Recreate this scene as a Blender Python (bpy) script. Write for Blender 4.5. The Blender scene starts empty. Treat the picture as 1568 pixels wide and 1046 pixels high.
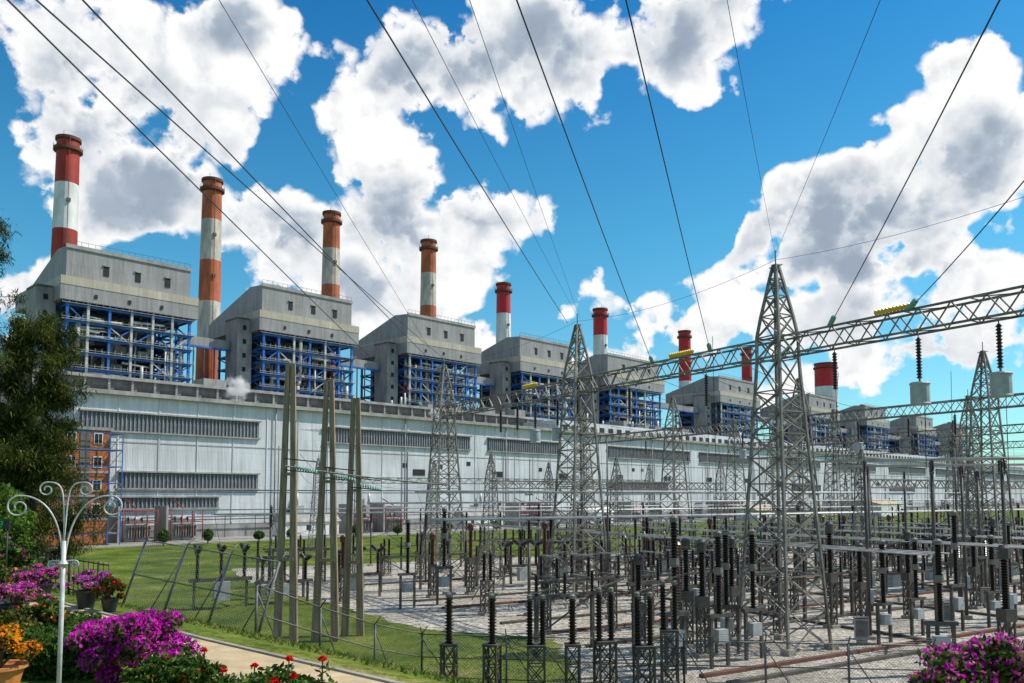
import bpy, math, random
from mathutils import Vector, Matrix
R=random.Random(7)
scene=bpy.context.scene
rad=math.radians

# ---------------------------------------------------------------- materials
def mat(name,col,rough=.7,var=.25,scale=2.0,metal=0.0,bump=0.0,stretch=(1,1,1),col2=None,detail=5):
    m=bpy.data.materials.new(name); m.use_nodes=True
    nt=m.node_tree; b=nt.nodes['Principled BSDF']
    b.inputs['Roughness'].default_value=rough; b.inputs['Metallic'].default_value=metal
    tc=nt.nodes.new('ShaderNodeTexCoord'); mp=nt.nodes.new('ShaderNodeMapping')
    mp.inputs['Scale'].default_value=stretch
    nt.links.new(tc.outputs['Object'],mp.inputs[0])
    n=nt.nodes.new('ShaderNodeTexNoise'); n.inputs['Scale'].default_value=scale; n.inputs['Detail'].default_value=detail
    n.inputs['Roughness'].default_value=.65
    nt.links.new(mp.outputs[0],n.inputs['Vector'])
    r=nt.nodes.new('ShaderNodeValToRGB')
    a=[max(0,c*(1-var)) for c in col]; c2=col2 if col2 else [min(1,c*(1+var*.6)) for c in col]
    r.color_ramp.elements[0].position=.32; r.color_ramp.elements[1].position=.68
    r.color_ramp.elements[0].color=(*a,1); r.color_ramp.elements[1].color=(*c2,1)
    nt.links.new(n.outputs['Fac'],r.inputs[0]); nt.links.new(r.outputs[0],b.inputs['Base Color'])
    if bump:
        bn=nt.nodes.new('ShaderNodeBump'); bn.inputs['Strength'].default_value=bump; bn.inputs['Distance'].default_value=.05
        nt.links.new(n.outputs['Fac'],bn.inputs['Height']); nt.links.new(bn.outputs[0],b.inputs['Normal'])
    return m

def cladding(name,col,panel=1.0,dirt=.3):
    m=bpy.data.materials.new(name); m.use_nodes=True
    nt=m.node_tree; b=nt.nodes['Principled BSDF']; b.inputs['Roughness'].default_value=.6
    tc=nt.nodes.new('ShaderNodeTexCoord')
    mp=nt.nodes.new('ShaderNodeMapping'); mp.inputs['Scale'].default_value=(.5,.5,.035)
    nt.links.new(tc.outputs['Object'],mp.inputs[0])
    n=nt.nodes.new('ShaderNodeTexNoise'); n.inputs['Scale'].default_value=1.6; n.inputs['Detail'].default_value=8; n.inputs['Roughness'].default_value=.75
    nt.links.new(mp.outputs[0],n.inputs['Vector'])
    r=nt.nodes.new('ShaderNodeValToRGB'); r.color_ramp.elements[0].position=.32; r.color_ramp.elements[1].position=.6
    r.color_ramp.elements[0].color=(*[c*(1-dirt)*k for c,k in zip(col,(1,.98,.93))],1); r.color_ramp.elements[1].color=(*col,1)
    nt.links.new(n.outputs['Fac'],r.inputs[0])
    n2=nt.nodes.new('ShaderNodeTexNoise'); n2.inputs['Scale'].default_value=.09; n2.inputs['Detail'].default_value=4; nt.links.new(tc.outputs['Object'],n2.inputs['Vector'])
    r2=nt.nodes.new('ShaderNodeValToRGB'); r2.color_ramp.elements[0].position=.35; r2.color_ramp.elements[1].position=.6; r2.color_ramp.elements[0].color=(.82,.82,.81,1); nt.links.new(n2.outputs['Fac'],r2.inputs[0])
    m0=nt.nodes.new('ShaderNodeMix'); m0.data_type='RGBA'; m0.blend_type='MULTIPLY'; m0.inputs[0].default_value=1
    nt.links.new(r.outputs[0],m0.inputs[6]); nt.links.new(r2.outputs[0],m0.inputs[7])
    sep=nt.nodes.new('ShaderNodeSeparateXYZ'); nt.links.new(tc.outputs['Object'],sep.inputs[0])
    ad=nt.nodes.new('ShaderNodeMath'); ad.operation='ADD'; nt.links.new(sep.outputs[0],ad.inputs[0]); nt.links.new(sep.outputs[1],ad.inputs[1])
    cb=nt.nodes.new('ShaderNodeCombineXYZ'); nt.links.new(ad.outputs[0],cb.inputs[0]); nt.links.new(sep.outputs[2],cb.inputs[1])
    br=nt.nodes.new('ShaderNodeTexBrick'); br.offset=0; br.inputs['Scale'].default_value=1
    br.inputs['Brick Width'].default_value=panel; br.inputs['Row Height'].default_value=3.6
    br.inputs['Mortar Size'].default_value=.03; br.inputs['Color1'].default_value=(1,1,1,1); br.inputs['Color2'].default_value=(.90,.90,.90,1); br.inputs['Mortar'].default_value=(.76,.76,.76,1)
    nt.links.new(cb.outputs[0],br.inputs['Vector'])
    mx=nt.nodes.new('ShaderNodeMix'); mx.data_type='RGBA'; mx.blend_type='MULTIPLY'; mx.inputs[0].default_value=1
    nt.links.new(m0.outputs[2],mx.inputs[6]); nt.links.new(br.outputs['Color'],mx.inputs[7]); nt.links.new(mx.outputs[2],b.inputs['Base Color'])
    w=nt.nodes.new('ShaderNodeMath'); w.operation='SINE'; ml=nt.nodes.new('ShaderNodeMath'); ml.operation='MULTIPLY'; ml.inputs[1].default_value=20
    nt.links.new(ad.outputs[0],ml.inputs[0]); nt.links.new(ml.outputs[0],w.inputs[0])
    bn=nt.nodes.new('ShaderNodeBump'); bn.inputs['Strength'].default_value=.3; bn.inputs['Distance'].default_value=.04
    nt.links.new(w.outputs[0],bn.inputs['Height']); nt.links.new(bn.outputs[0],b.inputs['Normal'])
    return m

def leafmat(name,col,var=.3):
    m=mat(name,col,.6,var,6,detail=1)
    b=m.node_tree.nodes['Principled BSDF']
    b.inputs['Specular IOR Level'].default_value=.2
    nt=m.node_tree; out=[n for n in nt.nodes if n.type=='OUTPUT_MATERIAL'][0]
    tr=nt.nodes.new('ShaderNodeBsdfTranslucent'); mx=nt.nodes.new('ShaderNodeMixShader'); mx.inputs[0].default_value=.35
    src=b.inputs['Base Color'].links[0].from_socket
    nt.links.new(src,tr.inputs[0]); nt.links.new(b.outputs[0],mx.inputs[1]); nt.links.new(tr.outputs[0],mx.inputs[2]); nt.links.new(mx.outputs[0],out.inputs[0])
    return m

M={}
M['white']=cladding('white_cladding',(.73,.745,.775),1.1,.27)
M['grey']=cladding('grey_cladding',(.35,.345,.345),1.2,.38)
M['cream']=cladding('cream_band',(.54,.48,.38),1.2,.3)
M['conc']=mat('weathered_concrete',(.33,.315,.295),.85,.4,.4,stretch=(1,1,.3))
M['conc2']=mat('dark_concrete',(.16,.15,.14),.85,.45,.4,stretch=(1,1,.3))
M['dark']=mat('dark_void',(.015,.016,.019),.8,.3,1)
M['louvre']=mat('louvre_grey',(.12,.13,.145),.6,.25,1)
M['lfin']=mat('louvre_fin',(.27,.275,.29),.6,.3,1)
M['blue']=mat('blue_steel',(.015,.13,.46),.55,.45,.5)
M['silver']=mat('silver_pipe',(.50,.49,.47),.45,.4,.8,metal=.1)
M['galv']=mat('galvanised_steel',(.21,.192,.162),.6,.6,.9,metal=.05)
M['galvd']=mat('dark_galvanised_steel',(.09,.078,.066),.6,.55,1.2,metal=.05)
M['red']=mat('red_paint',(.56,.015,.02),.6,.3,.25,stretch=(1,1,.4))
M['pipered']=mat('muted_red_pipe',(.24,.035,.03),.7,.3,.5)
M['dred']=mat('dark_red_paint',(.40,.03,.012),.65,.4,.25,stretch=(1,1,.4))
M['ored']=mat('weathered_orange_paint',(.52,.13,.045),.75,.5,.35,stretch=(1,1,.3))
M['wht']=mat('white_paint',(.74,.73,.70),.7,.3,.25,stretch=(1,1,.3))
M['owht']=mat('weathered_white_paint',(.58,.51,.43),.8,.5,.35,stretch=(1,1,.3))
M['porc']=mat('brown_porcelain',(.026,.015,.012),.25,.3,4)
M['porcr']=mat('red_brown_porcelain',(.12,.035,.018),.3,.3,4)
M['glass_ins']=mat('green_glass_insulator',(.20,.46,.38),.2,.2,4)
M['yellow']=mat('yellow_insulator',(.80,.55,.02),.4,.15,4)
M['trap']=mat('line_trap_grey',(.40,.42,.42),.5,.3,2)
M['wood']=mat('weathered_pole',(.31,.23,.15),.9,.55,3,bump=.5,stretch=(3,3,.2))
M['rust']=mat('rusty_rail',(.15,.055,.035),.85,.4,2)
M['wire']=mat('wire',(.02,.02,.022),.6,.2,1)
M['fence']=mat('fence_steel',(.15,.145,.135),.6,.4,2,metal=.1)
M['path']=mat('sandy_path',(.52,.39,.22),.9,.25,2.5,bump=.3,detail=9)
M['kerb']=mat('kerb_concrete',(.34,.31,.26),.9,.4,3)
M['trench']=mat('trench_cover',(.10,.085,.07),.9,.4,3)
M['brick']=mat('brown_brick',(.42,.13,.045),.85,.5,1.5)
M['alu']=mat('white_iron',(.58,.57,.55),.4,.4,5)
M['tc']=mat('terracotta',(.58,.22,.05),.7,.2,6)
M['pot']=mat('black_pot',(.02,.02,.022),.5,.3,6)
M['bark']=mat('bark',(.10,.075,.055),.95,.4,4,bump=.6,stretch=(2,2,.4))
M['l1']=leafmat('leaf_dark',(.022,.052,.009)); M['l2']=leafmat('leaf_mid',(.055,.12,.015)); M['l3']=leafmat('leaf_light',(.13,.22,.025))
M['p1']=leafmat('pine_dark',(.022,.042,.008)); M['p2']=leafmat('pine_olive',(.075,.10,.015)); M['p3']=leafmat('pine_yellow',(.20,.20,.035))
M['mag']=leafmat('magenta_petal',(.66,.008,.46),.35); M['mag2']=leafmat('magenta_petal_light',(.90,.06,.66),.25)
M['pink']=leafmat('pink_petal',(.88,.22,.45)); M['rose']=leafmat('red_petal',(.78,.008,.015)); M['org']=leafmat('orange_petal',(.95,.30,.005))
M['purp']=leafmat('purple_petal',(.40,.04,.58)); M['stone']=mat('pale_roof',(.50,.38,.25),.9,.2,.5)
M['g1']=leafmat('grass_blade',(.10,.155,.02)); M['g2']=leafmat('grass_blade_dry',(.22,.21,.06)); M['grn']=mat('green_paint',(.02,.5,.08),.5,.1,3)

def ground_mat(name,a,b_,c_,s1,s2,bump,third=None):
    m=bpy.data.materials.new(name); m.use_nodes=True; nt=m.node_tree; b=nt.nodes['Principled BSDF']; b.inputs['Roughness'].default_value=.95
    b.inputs['Specular IOR Level'].default_value=.15
    tc=nt.nodes.new('ShaderNodeTexCoord')
    n1=nt.nodes.new('ShaderNodeTexNoise'); n1.inputs['Scale'].default_value=s1; n1.inputs['Detail'].default_value=8; n1.inputs['Roughness'].default_value=.7
    n2=nt.nodes.new('ShaderNodeTexNoise'); n2.inputs['Scale'].default_value=s2; n2.inputs['Detail'].default_value=5; n2.inputs['Roughness'].default_value=.85
    for n in (n1,n2): nt.links.new(tc.outputs['Object'],n.inputs['Vector'])
    r1=nt.nodes.new('ShaderNodeValToRGB'); r1.color_ramp.elements[0].position=.40; r1.color_ramp.elements[1].position=.60
    r1.color_ramp.elements[0].color=(*a,1); r1.color_ramp.elements[1].color=(*b_,1)
    if third: e=r1.color_ramp.elements.new(.66); e.color=(*third,1)
    r2=nt.nodes.new('ShaderNodeValToRGB'); r2.color_ramp.elements[0].position=.40; r2.color_ramp.elements[1].position=.58
    r2.color_ramp.elements[0].color=(*c_,1); r2.color_ramp.elements[1].color=(1.25,1.25,1.25,1)
    nt.links.new(n1.outputs['Fac'],r1.inputs[0]); nt.links.new(n2.outputs['Fac'],r2.inputs[0])
    mx=nt.nodes.new('ShaderNodeMix'); mx.data_type='RGBA'; mx.blend_type='MULTIPLY'; mx.inputs[0].default_value=1
    nt.links.new(r1.outputs[0],mx.inputs[6]); nt.links.new(r2.outputs[0],mx.inputs[7]); nt.links.new(mx.outputs[2],b.inputs['Base Color'])
    bn=nt.nodes.new('ShaderNodeBump'); bn.inputs['Strength'].default_value=bump; bn.inputs['Distance'].default_value=.08
    nt.links.new(n2.outputs['Fac'],bn.inputs['Height']); nt.links.new(bn.outputs[0],b.inputs['Normal'])
    return m
M['grass']=ground_mat('grass',(.055,.10,.008),(.16,.19,.025),(.4,.45,.35),.16,4,.8,(.27,.24,.08))
M['gravel']=ground_mat('gravel',(.34,.305,.25),(.57,.52,.44),(.32,.31,.29),.12,3.0,1.0,(.40,.35,.26))
M['asph']=ground_mat('asphalt',(.20,.195,.18),(.32,.31,.29),(.7,.7,.7),.2,6,.3)

# ---------------------------------------------------------------- mesh builder
class MB:
    def __init__(s): s.v=[];s.f=[];s.m=[];s.sm=[];s.ml=[]
    def mi(s,k):
        if k not in s.ml: s.ml.append(k)
        return s.ml.index(k)
    def add(s,vs,fs,k,sm=False):
        o=len(s.v); s.v.extend([tuple(p) for p in vs]); i=s.mi(k)
        for f in fs: s.f.append(tuple(o+a for a in f)); s.m.append(i); s.sm.append(sm)
    def box(s,x0,x1,y0,y1,z0,z1,k):
        s.add([(x0,y0,z0),(x1,y0,z0),(x1,y1,z0),(x0,y1,z0),(x0,y0,z1),(x1,y0,z1),(x1,y1,z1),(x0,y1,z1)],
              [(0,3,2,1),(4,5,6,7),(0,1,5,4),(1,2,6,5),(2,3,7,6),(3,0,4,7)],k)
    def tube(s,p,q,r,k,n=6,r2=None,cap=True,sm=True):
        p=Vector(p);q=Vector(q); d=q-p
        if d.length<1e-6: return
        d.normalize(); a=Vector((0,0,1)) if abs(d.z)<.9 else Vector((1,0,0))
        u=d.cross(a).normalized(); w=d.cross(u); r2=r if r2 is None else r2
        off=math.pi/4 if n==4 else 0
        vs=[p+(u*math.cos(off+2*math.pi*i/n)+w*math.sin(off+2*math.pi*i/n))*r for i in range(n)]+[q+(u*math.cos(off+2*math.pi*i/n)+w*math.sin(off+2*math.pi*i/n))*r2 for i in range(n)]
        fs=[(i,(i+1)%n,n+(i+1)%n,n+i) for i in range(n)]
        if cap: fs+=[tuple(range(n-1,-1,-1)),tuple(range(n,2*n))]
        s.add(vs,fs,k,sm and n>4)
    def beam(s,p,q,w,k): s.tube(p,q,w*.707,k,4)
    def path(s,pts,r,k,n=5):
        for a,b in zip(pts[:-1],pts[1:]): s.tube(a,b,r,k,n,cap=False)
    def lathe(s,c,prof,k,n=12):
        vs=[];fs=[]
        for r,z in prof:
            for i in range(n): vs.append((c[0]+r*math.cos(2*math.pi*i/n),c[1]+r*math.sin(2*math.pi*i/n),c[2]+z))
        for j in range(len(prof)-1):
            for i in range(n): fs.append((j*n+i,j*n+(i+1)%n,(j+1)*n+(i+1)%n,(j+1)*n+i))
        fs.append(tuple(range(n-1,-1,-1))); fs.append(tuple((len(prof)-1)*n+i for i in range(n)))
        s.add(vs,fs,k,False)
    def ins(s,c,h,r,k='porc',n=8,step=.13):
        pr=[];m=max(3,int(h/step))
        for i in range(m):
            z=h*i/m; pr+=[(r*.55,z),(r,z+h/m*.35),(r*.55,z+h/m*.7)]
        pr.append((r*.5,h)); s.lathe(c,pr,k,n)
    def lattice(s,levels,leg,br,k,c=(0,0)):
        for (z0,w0),(z1,w1) in zip(levels[:-1],levels[1:]):
            A=[Vector((c[0]+a*w0,c[1]+b*w0,z0)) for a,b in ((-1,-1),(1,-1),(1,1),(-1,1))]
            B=[Vector((c[0]+a*w1,c[1]+b*w1,z1)) for a,b in ((-1,-1),(1,-1),(1,1),(-1,1))]
            for i in range(4):
                j=(i+1)%4; s.beam(A[i],B[i],leg,k)
                s.beam(A[i],B[j],br,k); s.beam(A[j],B[i],br,k); s.beam(B[i],B[j],br,k)
    def quads(s,cs,size,ks,asp=1.5,droop=0):
        for c in cs:
            a=Vector((R.gauss(0,1),R.gauss(0,1),R.gauss(0,1)-droop)).normalized()
            b=a.cross(Vector((R.gauss(0,1),R.gauss(0,1),R.gauss(0,1)))).normalized()
            z=size*R.uniform(.6,1.3); a=a*z*asp*.5; b=b*z*.5; c=Vector(c)
            s.add([c-a,c+b*.8-a*.1,c+a,c-b*.8-a*.1],[(0,1,2,3)],R.choice(ks))
    def mesh(s,name):
        me=bpy.data.meshes.new(name); me.from_pydata(s.v,[],s.f)
        for k in s.ml: me.materials.append(M[k])
        me.polygons.foreach_set('material_index',s.m); me.polygons.foreach_set('use_smooth',s.sm); me.update(); return me
    def obj(s,name,loc=(0,0,0),rz=0,parent=None): return inst(s.mesh(name),name,loc,rz,parent)
def inst(me,name,loc=(0,0,0),rz=0,parent=None,sc=(1,1,1)):
    o=bpy.data.objects.new(name,me); scene.collection.objects.link(o); o.location=loc; o.rotation_euler=(0,0,rz); o.scale=sc
    if parent: o.parent=parent
    return o

# ---------------------------------------------------------------- camera
H=9.0
cam=bpy.data.cameras.new('camera'); co=bpy.data.objects.new('camera',cam); scene.collection.objects.link(co)
cam.sensor_width=36; cam.lens=1250/1568*36; cam.shift_y=147/1568; cam.clip_end=12000; cam.clip_start=.1
co.location=(0,0,H); co.rotation_euler=(rad(94),0,0); scene.camera=co

# ---------------------------------------------------------------- sun + sky
SD=Vector((.93,.16,0)).normalized(); EL=rad(52)
SD=Vector((SD.x*math.cos(EL),SD.y*math.cos(EL),math.sin(EL)))
sl=bpy.data.lights.new('sun','SUN'); sl.energy=5.0; sl.angle=rad(.5); sl.color=(1,.93,.82)
so=bpy.data.objects.new('sun',sl); scene.collection.objects.link(so); so.rotation_euler=(-SD).to_track_quat('-Z','Y').to_euler(); so.location=(50,0,100)
# cloud banks: azimuth, elevation, half-widths (degrees)
BL=[(-25.8,27,8,3.4),(-30,25.5,3.2,3.0),(-18,29.5,3.6,1.8),(-23,24.5,5.2,3),(-19.5,23.2,2.4,2.2),(-30,21,3.4,4),(-25.8,18.9,6.5,3.0),(-21,18.0,4.8,2.2),
(-15.8,18.8,3.4,2.2),(-10.2,24.0,2.6,1.8),(-7.5,21.5,4.6,2.4),(-9.3,18.1,7,2.9),(-2,19.2,3.6,2.8),(-3.8,15.8,3.6,2.6),(-11.2,14.9,5.8,2.2),
(-11,28.0,2.6,1.4),(-5.7,28.4,4.2,2.2),(-.2,30.4,5.4,2.8),(3.2,27.6,3.4,2.2),(-2,25.2,1.5,1.1),(6.7,24.7,1.5,.8),(11.3,29.6,4.2,2.2),(16.5,30.4,4,1.8),(13.3,27,2.4,1.1),
(29.8,23.3,3,2.8),(31,25.4,2.3,1.9),(27.5,22.2,3.2,2.0),(24.4,20.4,3.2,1.8),(20.8,19.9,2.2,1.4),(30.8,19.2,3.5,2.8),(22.4,18.0,6,2.6),
(27.5,16.8,4.8,2.6),(16.8,16.7,1.8,1.6),(22.4,14.7,5.6,2.0),(14.6,14.2,3.0,1.4),(4.8,13.8,1.8,1.1),(9.5,12.8,2.2,.9),(12.5,11.6,5,1.4),(20.4,11.6,6,1.6),
(30.5,12.9,3.2,1.6),(28,9.2,6,1.8),(20,7.6,6,1.5),(-30.4,12.9,3.2,1.3),(-31,9.8,3.6,1.6),(-17.9,13.8,1.4,.9),(-9.3,12.0,4.2,1.6),(-2,10.3,2.8,1.5),(6,9.0,4,1.2)]
GB=[(-28,24.2,4.5,2.4),(-24.5,21.6,5.5,1.7),(-24,18.0,6,1.6),(-19.8,29.3,2.2,1.2),(-7.5,19.2,6.5,1.7),(2.6,29.2,5,2.2),(13.3,29.7,3.6,1.8),(-4,29.3,3.8,1.5),
(22.4,18.0,5.8,2.4),(23.6,14.9,5.6,2.0),(29.5,20.4,2.4,2.0),(31,16.3,3,1.6),(-10.2,14.2,3.6,1.2),(-15.8,17.6,2.6,1.6),(25,10,6,1.0),(-8,27.2,2.4,1.1)]
def blobs(lst,a,e,sc,k):
    s_=0
    for (ba,be,ra,re) in lst:
        l=math.hypot((a-ba)/(ra*sc),(e-be)/(re*sc)); s_+=math.exp(-l/k)
    return 1+k*math.log(s_+1e-12)
def helpers(g):
    L=g.links.new
    def ma(op,a,b=None,c=None):
        n=g.nodes.new('ShaderNodeMath'); n.operation=op
        for i,x in enumerate((a,b,c)):
            if x is None: continue
            if isinstance(x,(int,float)): n.inputs[i].default_value=x
            else: L(x,n.inputs[i])
        return n.outputs[0]
    def vm(op,a,b=None,c=None):
        n=g.nodes.new('ShaderNodeVectorMath'); n.operation=op
        for i,x in enumerate((a,b,c)):
            if x is None: continue
            if isinstance(x,tuple): n.inputs[i].default_value=x
            else: L(x,n.inputs[i])
        return n
    def mr(v,a,b,c=0,d=1):
        n=g.nodes.new('ShaderNodeMapRange'); n.interpolation_type='SMOOTHSTEP'
        L(v,n.inputs[0]); n.inputs[1].default_value=a;n.inputs[2].default_value=b;n.inputs[3].default_value=c;n.inputs[4].default_value=d; return n.outputs[0]
    return L,ma,vm,mr
W=bpy.data.worlds.new('World'); scene.world=W; W.use_nodes=True; nt=W.node_tree; L,ma,vm,mr=helpers(nt)
try: W.cycles.sampling_method='MANUAL'; W.cycles.sample_map_resolution=256
except Exception: pass
bg=nt.nodes['Background']; wo=[n for n in nt.nodes if n.type=='OUTPUT_WORLD'][0]
tc=nt.nodes.new('ShaderNodeTexCoord'); vec=tc.outputs['Generated']
sp=nt.nodes.new('ShaderNodeSeparateXYZ'); L(vec,sp.inputs[0])
sky=nt.nodes.new('ShaderNodeTexSky'); sky.sky_type='NISHITA'; sky.sun_disc=False; sky.sun_elevation=EL; sky.sun_rotation=math.atan2(SD.x,SD.y)
sky.air_density=1.0; sky.dust_density=.7; sky.ozone_density=2.5
gr=nt.nodes.new('ShaderNodeValToRGB'); L(sp.outputs[2],gr.inputs[0]); gr.color_ramp.elements[0].position=.08; gr.color_ramp.elements[0].color=(.56,1.0,1.0,1); gr.color_ramp.elements[1].position=.55; gr.color_ramp.elements[1].color=(.10,.66,.98,1)
e=gr.color_ramp.elements.new(.30); e.color=(.30,.92,1.0,1)
tint=nt.nodes.new('ShaderNodeMix'); tint.data_type='RGBA'; tint.blend_type='MULTIPLY'; tint.inputs[0].default_value=1
L(sky.outputs[0],tint.inputs[6]); L(gr.outputs[0],tint.inputs[7]); L(tint.outputs[2],bg.inputs[0]); bg.inputs[1].default_value=.145
az=ma('ARCTAN2',sp.outputs[0],sp.outputs[1]); el=ma('ARCSINE',sp.outputs[2])
wn=nt.nodes.new('ShaderNodeTexNoise'); wn.inputs['Scale'].default_value=10; wn.inputs['Detail'].default_value=4; L(vec,wn.inputs['Vector'])
ws=nt.nodes.new('ShaderNodeSeparateColor'); L(wn.outputs['Color'],ws.inputs[0])
az=ma('ADD',az,ma('MULTIPLY',ma('SUBTRACT',ws.outputs[0],.5),.13)); el=ma('ADD',el,ma('MULTIPLY',ma('SUBTRACT',ws.outputs[1],.5),.10))
A0,A1,NA=-34.0,34.0,32; E0,E1,NE=5.0,33.0,15
ua=ma('DIVIDE',ma('PINGPONG',ma('SUBTRACT',az,rad(A0)),rad(A1-A0)),rad(A1-A0))
ue=ma('DIVIDE',ma('SUBTRACT',el,rad(E0)),rad(E1-E0))
def ramp(inp,stops):
    n=nt.nodes.new('ShaderNodeValToRGB'); cr=n.color_ramp; cr.interpolation='LINEAR'
    while len(cr.elements)<len(stops): cr.elements.new(.5)
    for i,(p_,c) in enumerate(stops): cr.elements[i].position=p_
    for i,(p_,c) in enumerate(stops): cr.elements[i].color=(*c,1)
    L(inp,n.inputs[0]); return n.outputs[0]
wts=[]
for j in range(NE//3):
    wts.append(ramp(ue,[(i/(NE-1),tuple(1.0 if i==3*j+k else 0.0 for k in range(3))) for i in range(NE)]))
def grid(lst,sc,k,lo,hi):
    acc=None
    for j in range(NE//3):
        st=[]
        for i in range(NA):
            a=A0+(A1-A0)*i/(NA-1); c=[]
            for q in range(3):
                e_=E0+(E1-E0)*(3*j+q)/(NE-1); v=(blobs(lst,a,e_,sc,k)-lo)/(hi-lo); c.append(min(1,max(0,v)))
            st.append((i/(NA-1),tuple(c)))
        d=vm('DOT_PRODUCT',ramp(ua,st),wts[j]).outputs['Value']
        acc=d if acc is None else ma('ADD',acc,d)
    return ma('MULTIPLY_ADD',acc,hi-lo,lo)
D=grid(BL,1.05,.12,-1.2,.7)
GD=grid(GB,1.15,.15,-1.2,1.0)
ng=bpy.data.node_groups.new('cloud_noise','ShaderNodeTree')
ng.interface.new_socket('Vector',in_out='INPUT',socket_type='NodeSocketVector'); ng.interface.new_socket('N',in_out='OUTPUT',socket_type='NodeSocketFloat')
gi=ng.nodes.new('NodeGroupInput'); go=ng.nodes.new('NodeGroupOutput'); gL,gma,gvm,gmr=helpers(ng)
n1=ng.nodes.new('ShaderNodeTexNoise'); n1.inputs['Scale'].default_value=12; n1.inputs['Detail'].default_value=8; n1.inputs['Roughness'].default_value=.57; gL(gi.outputs[0],n1.inputs['Vector'])
dv=gvm('MULTIPLY_ADD',n1.outputs['Fac'],(.09,.07,.08),gi.outputs[0])
acc=gma('MULTIPLY',gma('SUBTRACT',n1.outputs['Fac'],.5),2.2)
for sc_,am in ((26,.42),(62,.22)):
    vo=ng.nodes.new('ShaderNodeTexVoronoi'); vo.feature='F1'; vo.inputs['Scale'].default_value=sc_; gL(dv.outputs[0],vo.inputs['Vector'])
    acc=gma('ADD',acc,gma('MULTIPLY',gma('SUBTRACT',.42,vo.outputs['Distance']),am))
gL(acc,go.inputs[0])
def tap(off):
    n=nt.nodes.new('ShaderNodeGroup'); n.node_tree=ng
    if off: L(vm('ADD',vec,off).outputs[0],n.inputs[0])
    else: L(vec,n.inputs[0])
    return n.outputs[0]
N0=tap(None); N1=tap((.012,0,.020))
d0=ma('ADD',D,N0)
alpha=mr(d0,-.02,.22)
lit=mr(ma('SUBTRACT',N0,N1),-.55,.35)
grey=ma('MULTIPLY',mr(ma('ADD',GD,ma('MULTIPLY',N0,.35)),-.45,.7),mr(d0,.10,.75))
wf=ma('MULTIPLY',ma('SUBTRACT',1.0,ma('MULTIPLY',grey,.68)),ma('ADD',.74,ma('MULTIPLY',lit,.28)))
rim=mr(d0,.08,.55,1,0)
wf=ma('MAXIMUM',wf,ma('MULTIPLY',rim,.95))
crn=nt.nodes.new('ShaderNodeValToRGB'); cr=crn.color_ramp; L(wf,crn.inputs[0]); cr.elements[0].position=.12; cr.elements[0].color=(.20,.27,.38,1); cr.elements[1].color=(1.0,1.0,1.0,1); cr.elements[1].position=.93
e=cr.elements.new(.52); e.color=(.47,.54,.63,1)
bc=nt.nodes.new('ShaderNodeBackground'); L(crn.outputs[0],bc.inputs[0]); bc.inputs[1].default_value=1.0
ms=nt.nodes.new('ShaderNodeMixShader'); L(alpha,ms.inputs[0]); L(bg.outputs[0],ms.inputs[1]); L(bc.outputs[0],ms.inputs[2]); L(ms.outputs[0],wo.inputs[0])

# ---------------------------------------------------------------- terrain
def tz(x,y):
    e=max((x+.8)*.68+(y-9.5)*.73, y-30)
    if e<=0: return 6.8
    if e>=20: return 0.0
    t=e/20; return 6.8*(1-(t*.75+.25*t*t*(3-2*t)))
def ground():
    xs=[-4000,-2000,-1000,-500,-250,-120,-80]+[-60+i for i in range(0,121)]+[80,120,250,500,1000,2000,4000]
    ys=[-1000,-300,-100,-60]+[-40+i for i in range(0,101)]+[80,120,160,250,500,1000,2000,4000,8000]
    b=MB(); vs=[(x,y,tz(x,y)) for y in ys for x in xs]; n=len(xs)
    b.add(vs,[(j*n+i,j*n+i+1,(j+1)*n+i+1,(j+1)*n+i) for j in range(len(ys)-1) for i in range(n-1)],'grass',True); b.obj('ground')
ground()
def sheet(name,pts,z,k):
    b=MB(); b.add([(x,y,z) for x,y in pts],[tuple(range(len(pts)))],k); return b.obj(name)
gp=[(3.6,37),(120,37),(190,160),(60,150),(-10,112),(-34,100),(-27,84.6),(-6.4,56),(2.7,51.6)]
rg=[]
for (x0,y0),(x1,y1) in zip(gp,gp[1:]+gp[:1]):
    n=max(1,int(math.hypot(x1-x0,y1-y0)/1.0)) 
    for i in range(n):
        t=i/n; rg.append((x0+(x1-x0)*t+(R.uniform(-.4,.4) if i else 0),y0+(y1-y0)*t+(R.uniform(-.4,.4) if i else 0)))
sheet('gravel_yard',rg,.012,'gravel')
PL=Vector((-83,154,0)); RZ=math.atan2(.716,.697)
def loc2w(s,t,z=0): return (PL.x+.6975*s-.7166*t, PL.y+.7166*s+.6975*t, z)
sheet('service_road',[loc2w(-60,-20)[:2],loc2w(900,-20)[:2],loc2w(900,-11)[:2],loc2w(-60,-11)[:2]],.006,'asph')
sheet('plant_apron',[loc2w(-30,-10.5)[:2],loc2w(900,-10.5)[:2],loc2w(900,0)[:2],loc2w(-30,0)[:2]],.010,'asph')
b=MB(); b.box(-60,900,-11,-10.7,0,.14,'kerb'); b.box(-60,900,-20.3,-20,0,.14,'kerb'); b.obj('road_kerb',PL,RZ)
b=MB()
hd=Vector((.855,.52,0)); gd=Vector((.52,-.855,0)); O=Vector((16.1,49,0))
for bb,k in ((3.4,'rust'),(5.2,'trench'),(-6,'trench'),(-11,'rust'),(-16,'trench'),(-25,'rust'),(-30,'trench'),(-44,'trench')):
    q=O+gd*bb
    b.beam(q-hd*10,q+hd*75,.35,k)
for aa in (9,23,38): 
    q=O+hd*aa; b.beam(q+gd*7,q-gd*50,.36,'trench')
b.obj('cable_trench')

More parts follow.
